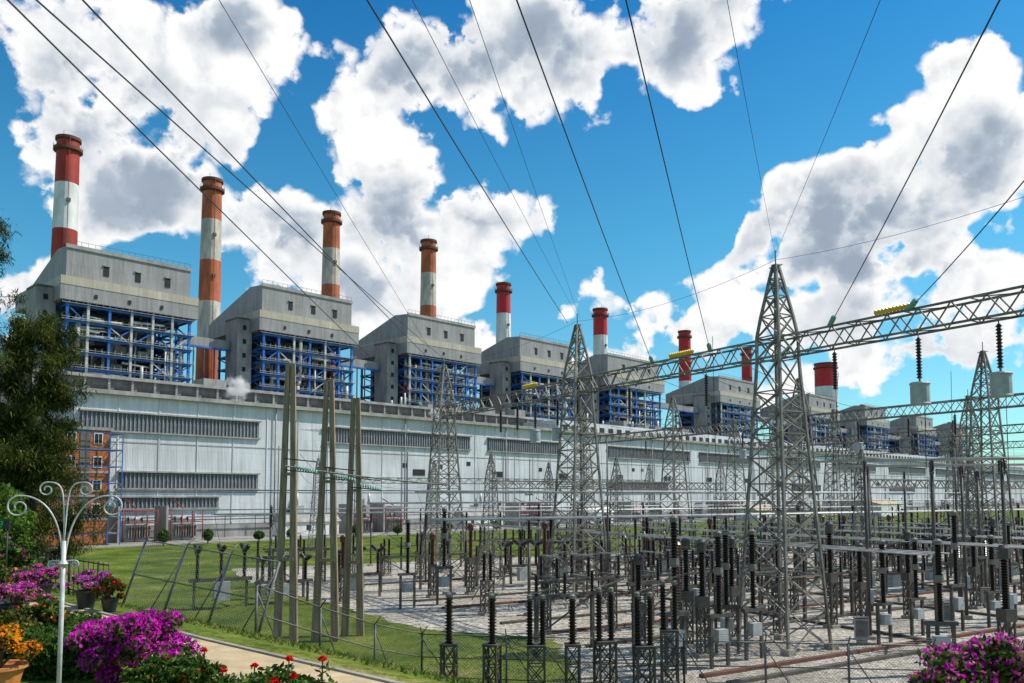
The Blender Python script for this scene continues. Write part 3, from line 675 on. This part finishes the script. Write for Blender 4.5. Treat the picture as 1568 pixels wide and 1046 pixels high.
for row in placed:
    for q in row:
        if R.random()<.45: b.path(wirepts(q,(q.x+R.uniform(-1,1),q.y+R.uniform(-1,1),R.choice((8.3,9.4,7.3,17.3))),R.uniform(0,.5),6),.016,'wire',4)
b.obj('conductor_jumpers')
b=MB(); b.tube((0,0,0),(0,0,13),.1,'galvd',8,.05); b.beam((-.5,0,9),(.5,0,9),.08,'galvd'); b.box(-.6,-.25,-.15,.15,8.9,9.15,'trap'); b.box(.25,.6,-.15,.15,8.9,9.15,'trap'); b.box(-.25,.25,-.25,.25,0,.3,'kerb'); mm=b.mesh('floodlight_mast')
for x,y in [(7,60),(20,66),(38,70),(2,92),(28,88),(52,96),(-8,104),(40,108)]: inst(mm,'floodlight_mast',(x,y,0),R.uniform(0,3))
for bb,z in ((-18,7.25),(-42,7.25),(-65,7.25),(-20.5,9.2),(-44,9.4),(-30,8.3)):
    for k in (-1.2,0,1.2):
        b=MB(); q=O+gd*(bb+k)-hd*(24 if bb<-30 else 14); q2=O+gd*(bb+k)+hd*80
        b.tube((q.x,q.y,z),(q2.x,q2.y,z),.07,'silver',6); b.obj('bus_bar')
for a in (6,17,28,40,52):
    for k in (-1,0,1):
        q=O+hd*(a+k*1.1)+gd*6; q2=O+hd*(a+k*1.1)-gd*62
        b=MB(); b.tube((q.x,q.y,5.6),(q2.x,q2.y,5.6),.045,'silver',6); b.obj('bus_bar')
for x,y,me,nm in [(-2.7,35.5,mp_,'insulator_post'),(-.85,35.5,mp_,'insulator_post'),(1.05,36,mt_,'insulator_post'),(2.6,35.6,mp_,'insulator_post'),(4.05,36,mt_,'insulator_post'),(5.6,35.2,mt_,'insulator_post'),
    (8.8,44,mcr,'current_transformer'),(10.6,46,mc_,'current_transformer'),(12.2,47,mcb,'circuit_breaker'),(7.4,39,mt_,'insulator_post'),(21.5,41.5,mcb,'circuit_breaker'),(24.5,41,mc_,'current_transformer'),(28,42.5,mcb,'circuit_breaker')]:
    inst(me,nm,(x,y,0),R.uniform(-.4,.4),None,(1,1,R.uniform(.95,1.05)))
b=MB(); b.tube((0,0,0),(0,0,10.6),.13,'galvd',8,.1); b.box(-.35,.35,-.35,.35,0,.25,'kerb'); b.beam((-1.4,0,10.3),(1.4,0,10.3),.12,'galvd')
for x in (-1.2,0,1.2): b.ins((x,0,10.4),.7,.12,'porc',8)
b.box(-.25,.25,-.3,-.1,2.2,3.1,'trap'); pm=b.mesh('bus_support_pole')
for x,y in [(22.3,51.6),(25.9,50.4),(29.4,49),(33,47.6),(27,62),(33,60),(38,58),(43,56),(36,75),(41,72),(31,84),(50,70)]: inst(pm,'bus_support_pole',(x,y,0),hz+.6)
for k in (-1.2,0,1.2):
    b=MB(); b.tube((20,52.8+k,11.15),(36,46.4+k,11.15),.06,'silver',6); b.obj('bus_bar')
    b=MB(); b.tube((25,62.8+k,11.15),(46,54.9+k,11.15),.06,'silver',6); b.obj('bus_bar')
b=MB(); b.box(-.4,.4,-.25,.25,.3,1.5,'trap'); b.box(-.45,.45,-.3,.3,1.5,1.58,'galv'); b.box(-.35,.35,-.27,-.25,.4,1.4,'galv'); b.box(-.3,.3,-.2,.2,0,.3,'kerb'); cm=b.mesh('control_cabinet')
for x,y in [(21.2,50.2),(8,52),(13,58),(30,57),(2,62),(38,66),(18,70)]: inst(cm,'control_cabinet',(x,y,0),R.uniform(-.3,.3))

# ---------------------------------------------------------------- fences
def fence(pts,h,name,lean=0,spacing=3.3):
    b=MB(); mesh_r=.006
    for (x0,y0),(x1,y1) in zip(pts[:-1],pts[1:]):
        L_=math.hypot(x1-x0,y1-y0); n=max(1,round(L_/spacing)); nx,ny=-(y1-y0)/L_,(x1-x0)/L_
        def P(d,z): 
            x=x0+(x1-x0)*d/L_; y=y0+(y1-y0)*d/L_; return Vector((x+nx*lean*z/h,y+ny*lean*z/h,tz(x,y)+z))
        for i in range(n+1):
            d=L_*i/n; b.tube(P(d,-.2),P(d,h),.055,'fence',6); t=P(d,h); b.tube(t,t+Vector((-nx*.35,-ny*.35,.4)),.03,'fence',5)
            if i<n: 
                for z in (.15,h*.5,h): b.tube(P(d,z),P(d+L_/n,z),.03,'fence',5)
                b.tube(P(d,h*.9),P(d+L_/n*.35,0),.03,'fence',5)
                for q in (.13,.26,.38):
                    a_=P(d,h)+Vector((-nx*.35*q/.4,-ny*.35*q/.4,q)); c_=P(d+L_/n,h)+Vector((-nx*.35*q/.4,-ny*.35*q/.4,q)); b.tube(a_,c_,.008,'fence',3,cap=False)
        st=.16; m=int((L_+h)/st)
        for i in range(m):
            d0_=-h+i*st
            lo=max(0,-d0_); hi=min(h,L_-d0_)
            if hi>lo: b.tube(P(d0_+lo,lo),P(d0_+hi,hi),mesh_r,'fence',3,cap=False); b.tube(P(d0_+lo,h-lo),P(d0_+hi,h-hi),mesh_r,'fence',3,cap=False)
    b.obj(name)
fence([(-4.4,40.5),(8,38.6),(30,36.2)],2.2,'chain_link_fence',0,3.6)
fence([(-9.9,32),(-4.4,40.5)],2.2,'chain_link_fence',0,3.2)
fence([(-9.9,32),(-17.5,37)],3.0,'chain_link_fence',-1.1,3.0)
fence([(-24,50),(-60,76)],2.4,'chain_link_fence',0,3.6)
b=MB()
p0=Vector((-15,24,0)); p1=Vector((-9.6,19.6,0)); n=26
for i in range(n+1):
    q=p0.lerp(p1,i/n); z=tz(q.x,q.y); b.tube((q.x,q.y,z),(q.x,q.y,z+.95),.012 if i%6 else .03,'wire',5)
for z in (.15,.9):
    b.tube((p0.x,p0.y,tz(p0.x,p0.y)+z),(p1.x,p1.y,tz(p1.x,p1.y)+z),.018,'wire',5)
b.obj('iron_railing')

# ---------------------------------------------------------------- terrace garden
def strip(name,cl,w,dz,k):
    b=MB(); vs=[]
    pts=[Vector((x,y,0)) for x,y in cl]; out=[]
    for a,c in zip(pts[:-1],pts[1:]):
        for i in range(6): out.append(a.lerp(c,i/6))
    out.append(pts[-1])
    for i,q in enumerate(out):
        d=(out[min(i+1,len(out)-1)]-out[max(i-1,0)]).normalized(); nrm=Vector((-d.y,d.x,0))
        for s in (-w/2,w/2): q1=q+nrm*s; vs.append((q1.x,q1.y,6.8+dz))
    b.add(vs,[(2*i,2*i+1,2*i+3,2*i+2) for i in range(len(out)-1)],k)
    for s in (0,1):
        for i in range(len(out)-1):
            a=Vector(vs[2*i+s]);c=Vector(vs[2*i+2+s]); b.beam(a+Vector((0,0,-.01)),c+Vector((0,0,-.01)),.07,'kerb')
    b.obj(name)
strip('garden_path',[(2.5,5.6),(-.9,8.3),(-5.0,11.9),(-9.3,15.9),(-16,22)],1.4,.015,'path')

def bush(name,c,rd,n,size,ks,nf=0,fs=.04,fk=('mag',),clumps=26,zmin=None):
    b=MB(); c=Vector(c); cl=[]
    for i in range(clumps):
        d=Vector((R.gauss(0,1),R.gauss(0,1),R.gauss(.35,.8))).normalized(); q=R.uniform(.45,1.0); cl.append((Vector((d.x*rd[0]*q,d.y*rd[1]*q,d.z*rd[2]*q)),R.uniform(.18,.40)))
    def pts(n,sh,up=0):
        out=[]
        while len(out)<n:
            cc,cr_=R.choice(cl); d=Vector((R.gauss(0,1),R.gauss(0,1),R.gauss(up,1))).normalized(); rr_=cr_*R.uniform(sh,1.05)
            q=c+cc+Vector((d.x*rd[0]*rr_,d.y*rd[1]*rr_,d.z*rd[2]*rr_))
            if zmin is None or q.z>zmin: out.append(q)
        return out
    b.quads(pts(n,.3),size,ks,1.7)
    if nf: b.quads(pts(nf,.8,.5),fs,fk,1.1)
    for i in range(6):
        q=cl[i][0]; b.tube((c.x,c.y,c.z-rd[2]),(c.x+q.x*.7,c.y+q.y*.7,c.z+q.z*.7),.02*max(1,rd[0]),'bark',5,.006)
    return b.obj(name)
G3=('l1','l2','l3'); G2=('l1','l1','l2')
bush('bougainvillea_bush',(-4.55,10,7.2),(.66,.6,.43),6500,.05,G3,10500,.042,('mag','mag','mag2'),clumps=40,zmin=6.8)
bush('bougainvillea_bush',(3.95,6.9,7.42),(.66,.5,.36),5600,.045,G3,5200,.036,('mag','mag2','pink'),clumps=34,zmin=6.3)
def pot(name,x,y,z,r,h,k):
    b=MB(); b.lathe((x,y,z),[(r*.65,0),(r*.95,h*.9),(r*1.08,h*.9),(r*1.08,h),(r*.9,h),(r*.85,h*.9)],k,18); b.obj(name)
for x,y,r,h,fk,rx in [(-9.7,17,.22,.38,('mag','mag2','pink'),.42),(-8.2,15.9,.2,.36,('purp','mag2','pink'),.42),(-7.55,15.5,.16,.26,('l1','l2','rose'),.25),(-8.6,14.2,.22,.32,('pink','mag2','mag'),.5)]:
    pot('flower_pot',x,y,6.8,r,h,'pot'); bush('potted_flowers',(x,y,6.8+h+.16),(rx,rx,.2),1500,.05,G3,1500,.05,fk,clumps=16)
pot('flower_pot',-5.5,8.9,6.85,.26,.33,'tc'); bush('potted_flowers',(-5.5,8.9,7.37),(.36,.32,.22),1600,.04,G3,2200,.04,('org',),clumps=16)
bush('rose_bush',(-2.25,7.9,7.06),(.55,.35,.27),4200,.045,G3,40,.05,('rose',),clumps=26,zmin=6.78)
bush('rose_bush',(-3.6,9.0,7.0),(.6,.35,.28),3600,.045,G3,30,.05,('rose',),clumps=22,zmin=6.78)
b=MB()
for x,y,z in [(-2.45,7.9,7.37),(-2.15,8.0,7.42),(-2.2,7.7,7.28),(-1.85,8.1,7.4),(-2.75,7.9,7.33),(-3.3,8.9,7.33),(-2.05,7.8,7.3)]:
    b.tube((x,y,z-.45),(x,y,z),.007,'l2',5)
    for k in range(46):
        a=R.uniform(0,6.28); rr_=R.uniform(0,.04); b.quads([(x+rr_*math.cos(a),y+rr_*math.sin(a),z+.02-rr_*.6+R.uniform(-.01,.01))],.036,('rose',),1.1)
    b.quads([(x+R.gauss(0,.05),y+R.gauss(0,.05),z-R.uniform(.06,.35)) for i in range(40)],.05,G3,1.7)
b.obj('red_roses')
def hedge(name,x0,x1,y0,y1,z0,z1,n,size=.045):
    b=MB(); b.box(x0+.07,x1-.07,y0+.07,y1-.07,z0,z1-.07,'l1'); P=[]
    for i in range(n):
        f_=R.random(); x=R.uniform(x0,x1);y=R.uniform(y0,y1);z=R.uniform(z0,z1)
        if f_<.5: z=z1+R.gauss(-.02,.03)
        elif f_<.8: y=y0+R.gauss(0,.03)
        else: x=x1+R.gauss(0,.03)
        P.append((x,y,z))
    b.quads(P,size,G3,1.6); b.obj(name)
hedge('hedge',-6.9,-5.05,9.9,11.2,6.8,7.22,7500)
hedge('hedge',-10.5,-6.6,12.2,13.2,6.8,7.1,8000)
bush('garden_shrub',(-7.0,12.3,7.05),(.7,.5,.35),3000,.06,('l1','l2','p3'),260,.05,('org','rose'),clumps=18)
bush('garden_shrub',(-5.9,11.7,6.98),(.5,.4,.3),2200,.05,G3,clumps=14)
bush('garden_shrub',(-10.8,17.5,7.1),(.9,.5,.4),2600,.06,G3,300,.06,('pink','org'),clumps=18)
bush('garden_shrub',(-12.6,20,7.35),(1.0,.8,.7),4200,.09,G3,200,.08,('mag',),clumps=24)
bush('garden_shrub',(-9.4,15.9,7.0),(.6,.4,.3),1800,.05,G3,500,.05,('pink','mag2'),clumps=14)
bush('garden_shrub',(-14.7,23,8.4),(1.1,.9,.9),6500,.10,('l2','l3','l3'),clumps=30)
bush('garden_shrub',(-13.2,21.2,7.9),(.9,.7,.7),4200,.09,('l2','l3','l3'),clumps=24)
b=MB(); b.box(-.35,.35,-.03,.03,0,.2,'pot'); b.tube((-.3,0,-1.4),(-.3,0,0),.02,'wire'); b.tube((.3,0,-1.4),(.3,0,0),.02,'wire'); sg=b.obj('garden_sign',(-12.1,19.2,8.2))
tcx=bpy.data.curves.new('digits','FONT'); tcx.body='2559'; tcx.size=.22; tcx.align_x='CENTER'; tcx.extrude=.004; to=bpy.data.objects.new('digits',tcx); scene.collection.objects.link(to); to.parent=sg; to.location=(0,-.038,.03); to.rotation_euler=(rad(90),0,0); tcx.materials.append(M['grn'])
b=MB(); b.tube((0,0,0),(0,0,1.75),.022,'alu',8); b.lathe((0,0,0),[(.12,0),(.1,.05),(.04,.1)],'alu',12)
b.lathe((0,0,1.5),[(.03,0),(.05,.03),(.03,.06)],'alu',10)
def scroll(x0,z0,cx,cz,r,sg_):
    pts=[]
    P0=Vector((x0,z0)); P3=Vector((cx,cz+r)); P1=Vector((x0+.02,cz)); P2=Vector((cx-.16,cz+r*1.05))
    for i in range(13):
        t=i/12; pts.append(P0*(1-t)**3+P1*3*t*(1-t)**2+P2*3*t*t*(1-t)+P3*t**3)
    for i in range(1,26):
        a=math.pi/2-i*.33; rr_=r*(1-i/34); pts.append(Vector((cx+rr_*math.cos(a),cz+rr_*math.sin(a))))
    return [Vector((sg_*q.x,0,q.y)) for q in pts]
for s_ in (-1,1):
    b.path(scroll(.01,1.55,.41,2.08,.11,s_),.009,'alu',6); b.path(scroll(.0,1.75,.17,2.25,.07,s_),.008,'alu',6); b.path(scroll(.02,1.35,.1,1.52,.04,s_),.008,'alu',6)
b.obj('ornamental_iron_post',(-4.36,8,6.8),.25)
b=MB()
for i in range(26000):
    x=R.uniform(-18,6); y=R.uniform(9,44); e_=(x+.8)*.68+(y-9.5)*.73
    if e_<.75: continue
    z=tz(x,y); h=R.uniform(.03,.11); a=R.uniform(0,6.28); dx,dy=.025*math.cos(a),.025*math.sin(a)
    b.add([(x-dx,y-dy,z),(x+dx,y+dy,z),(x+R.gauss(0,.05),y+R.gauss(0,.05),z+h)],[(0,1,2)],R.choice(('g1','g1','g2')))
b.obj('grass_tufts')

# ---------------------------------------------------------------- trees
def pine(name,x,y,h,rw,n=26000,seed=1,tp=.85):
    r=random.Random(seed); b=MB(); z0=tz(x,y); pts=[]
    for i in range(9): t=i/8; pts.append((x+math.sin(t*4)*.3,y+math.cos(t*3)*.2,z0+h*t*.97))
    for i in range(8): b.tube(pts[i],pts[i+1],.32*(1-i/8.5),'bark',8,.32*(1-(i+1)/8.5),cap=False)
    tips=[]
    for i in range(130):
        t=r.uniform(.12,1)**.8; z=z0+h*t; a=r.uniform(0,6.28); ln=rw*(1.05-t*tp)*r.uniform(.45,1.2); q0=Vector((x,y,z)); d=Vector((math.cos(a),math.sin(a),r.uniform(.1,.5))); q=q0+d*ln
        b.tube(q0,q,.06*(1.2-t*.8),'bark',4,.01,cap=False)
        for j in range(4): tips.append((q0.lerp(q,r.uniform(.35,1.0)),r.choice((('p1','p1','p2'),('p1','p2','p2'),('p2','p2','p3')))))
    for i in range(n):
        c,ks=r.choice(tips); c=c+Vector((r.gauss(0,.28),r.gauss(0,.28),r.gauss(-.15,.3))); L_=r.uniform(.25,.6); d=Vector((r.gauss(0,.6),r.gauss(0,.6),r.gauss(-.3,.6))).normalized()*L_
        w=Vector((r.gauss(0,1),r.gauss(0,1),0)).normalized()*.04
        b.add([c-w,c+w,c+d],[(0,1,2)],r.choice(ks))
    b.obj(name)
pine('pine_tree',-31.9,54,20.5,5.0,68000,3,.6); pine('pine_tree',-34.2,50,27,4.4,38000,5,.5); pine('pine_tree',-40,66,15,5,26000,8,.6)
def rshrub():
    b=MB(); P=[]
    for i in range(1500):
        d=Vector((R.gauss(0,1),R.gauss(0,1),R.gauss(0,1))).normalized()*R.uniform(.6,1.05); P.append((d.x*1.1,d.y*1.1,1.5+d.z*1.0))
    b.quads(P,.2,('l1','l2','l3'),1.5); b.tube((0,0,0),(0,0,1.2),.12,'bark'); return b.mesh('round_shrub')
rs=rshrub()
for s in (9,17,25.5,33,48,60,74,90,110,130,155,180): inst(rs,'round_shrub',loc2w(s+R.uniform(-1,1),-22.5),R.uniform(0,6),None,(R.uniform(.8,1.1),R.uniform(.8,1.1),R.uniform(.8,1.2)))

scene.view_settings.view_transform='Standard'; scene.view_settings.look='None'; scene.view_settings.exposure=0
print('objects',len(bpy.data.objects))
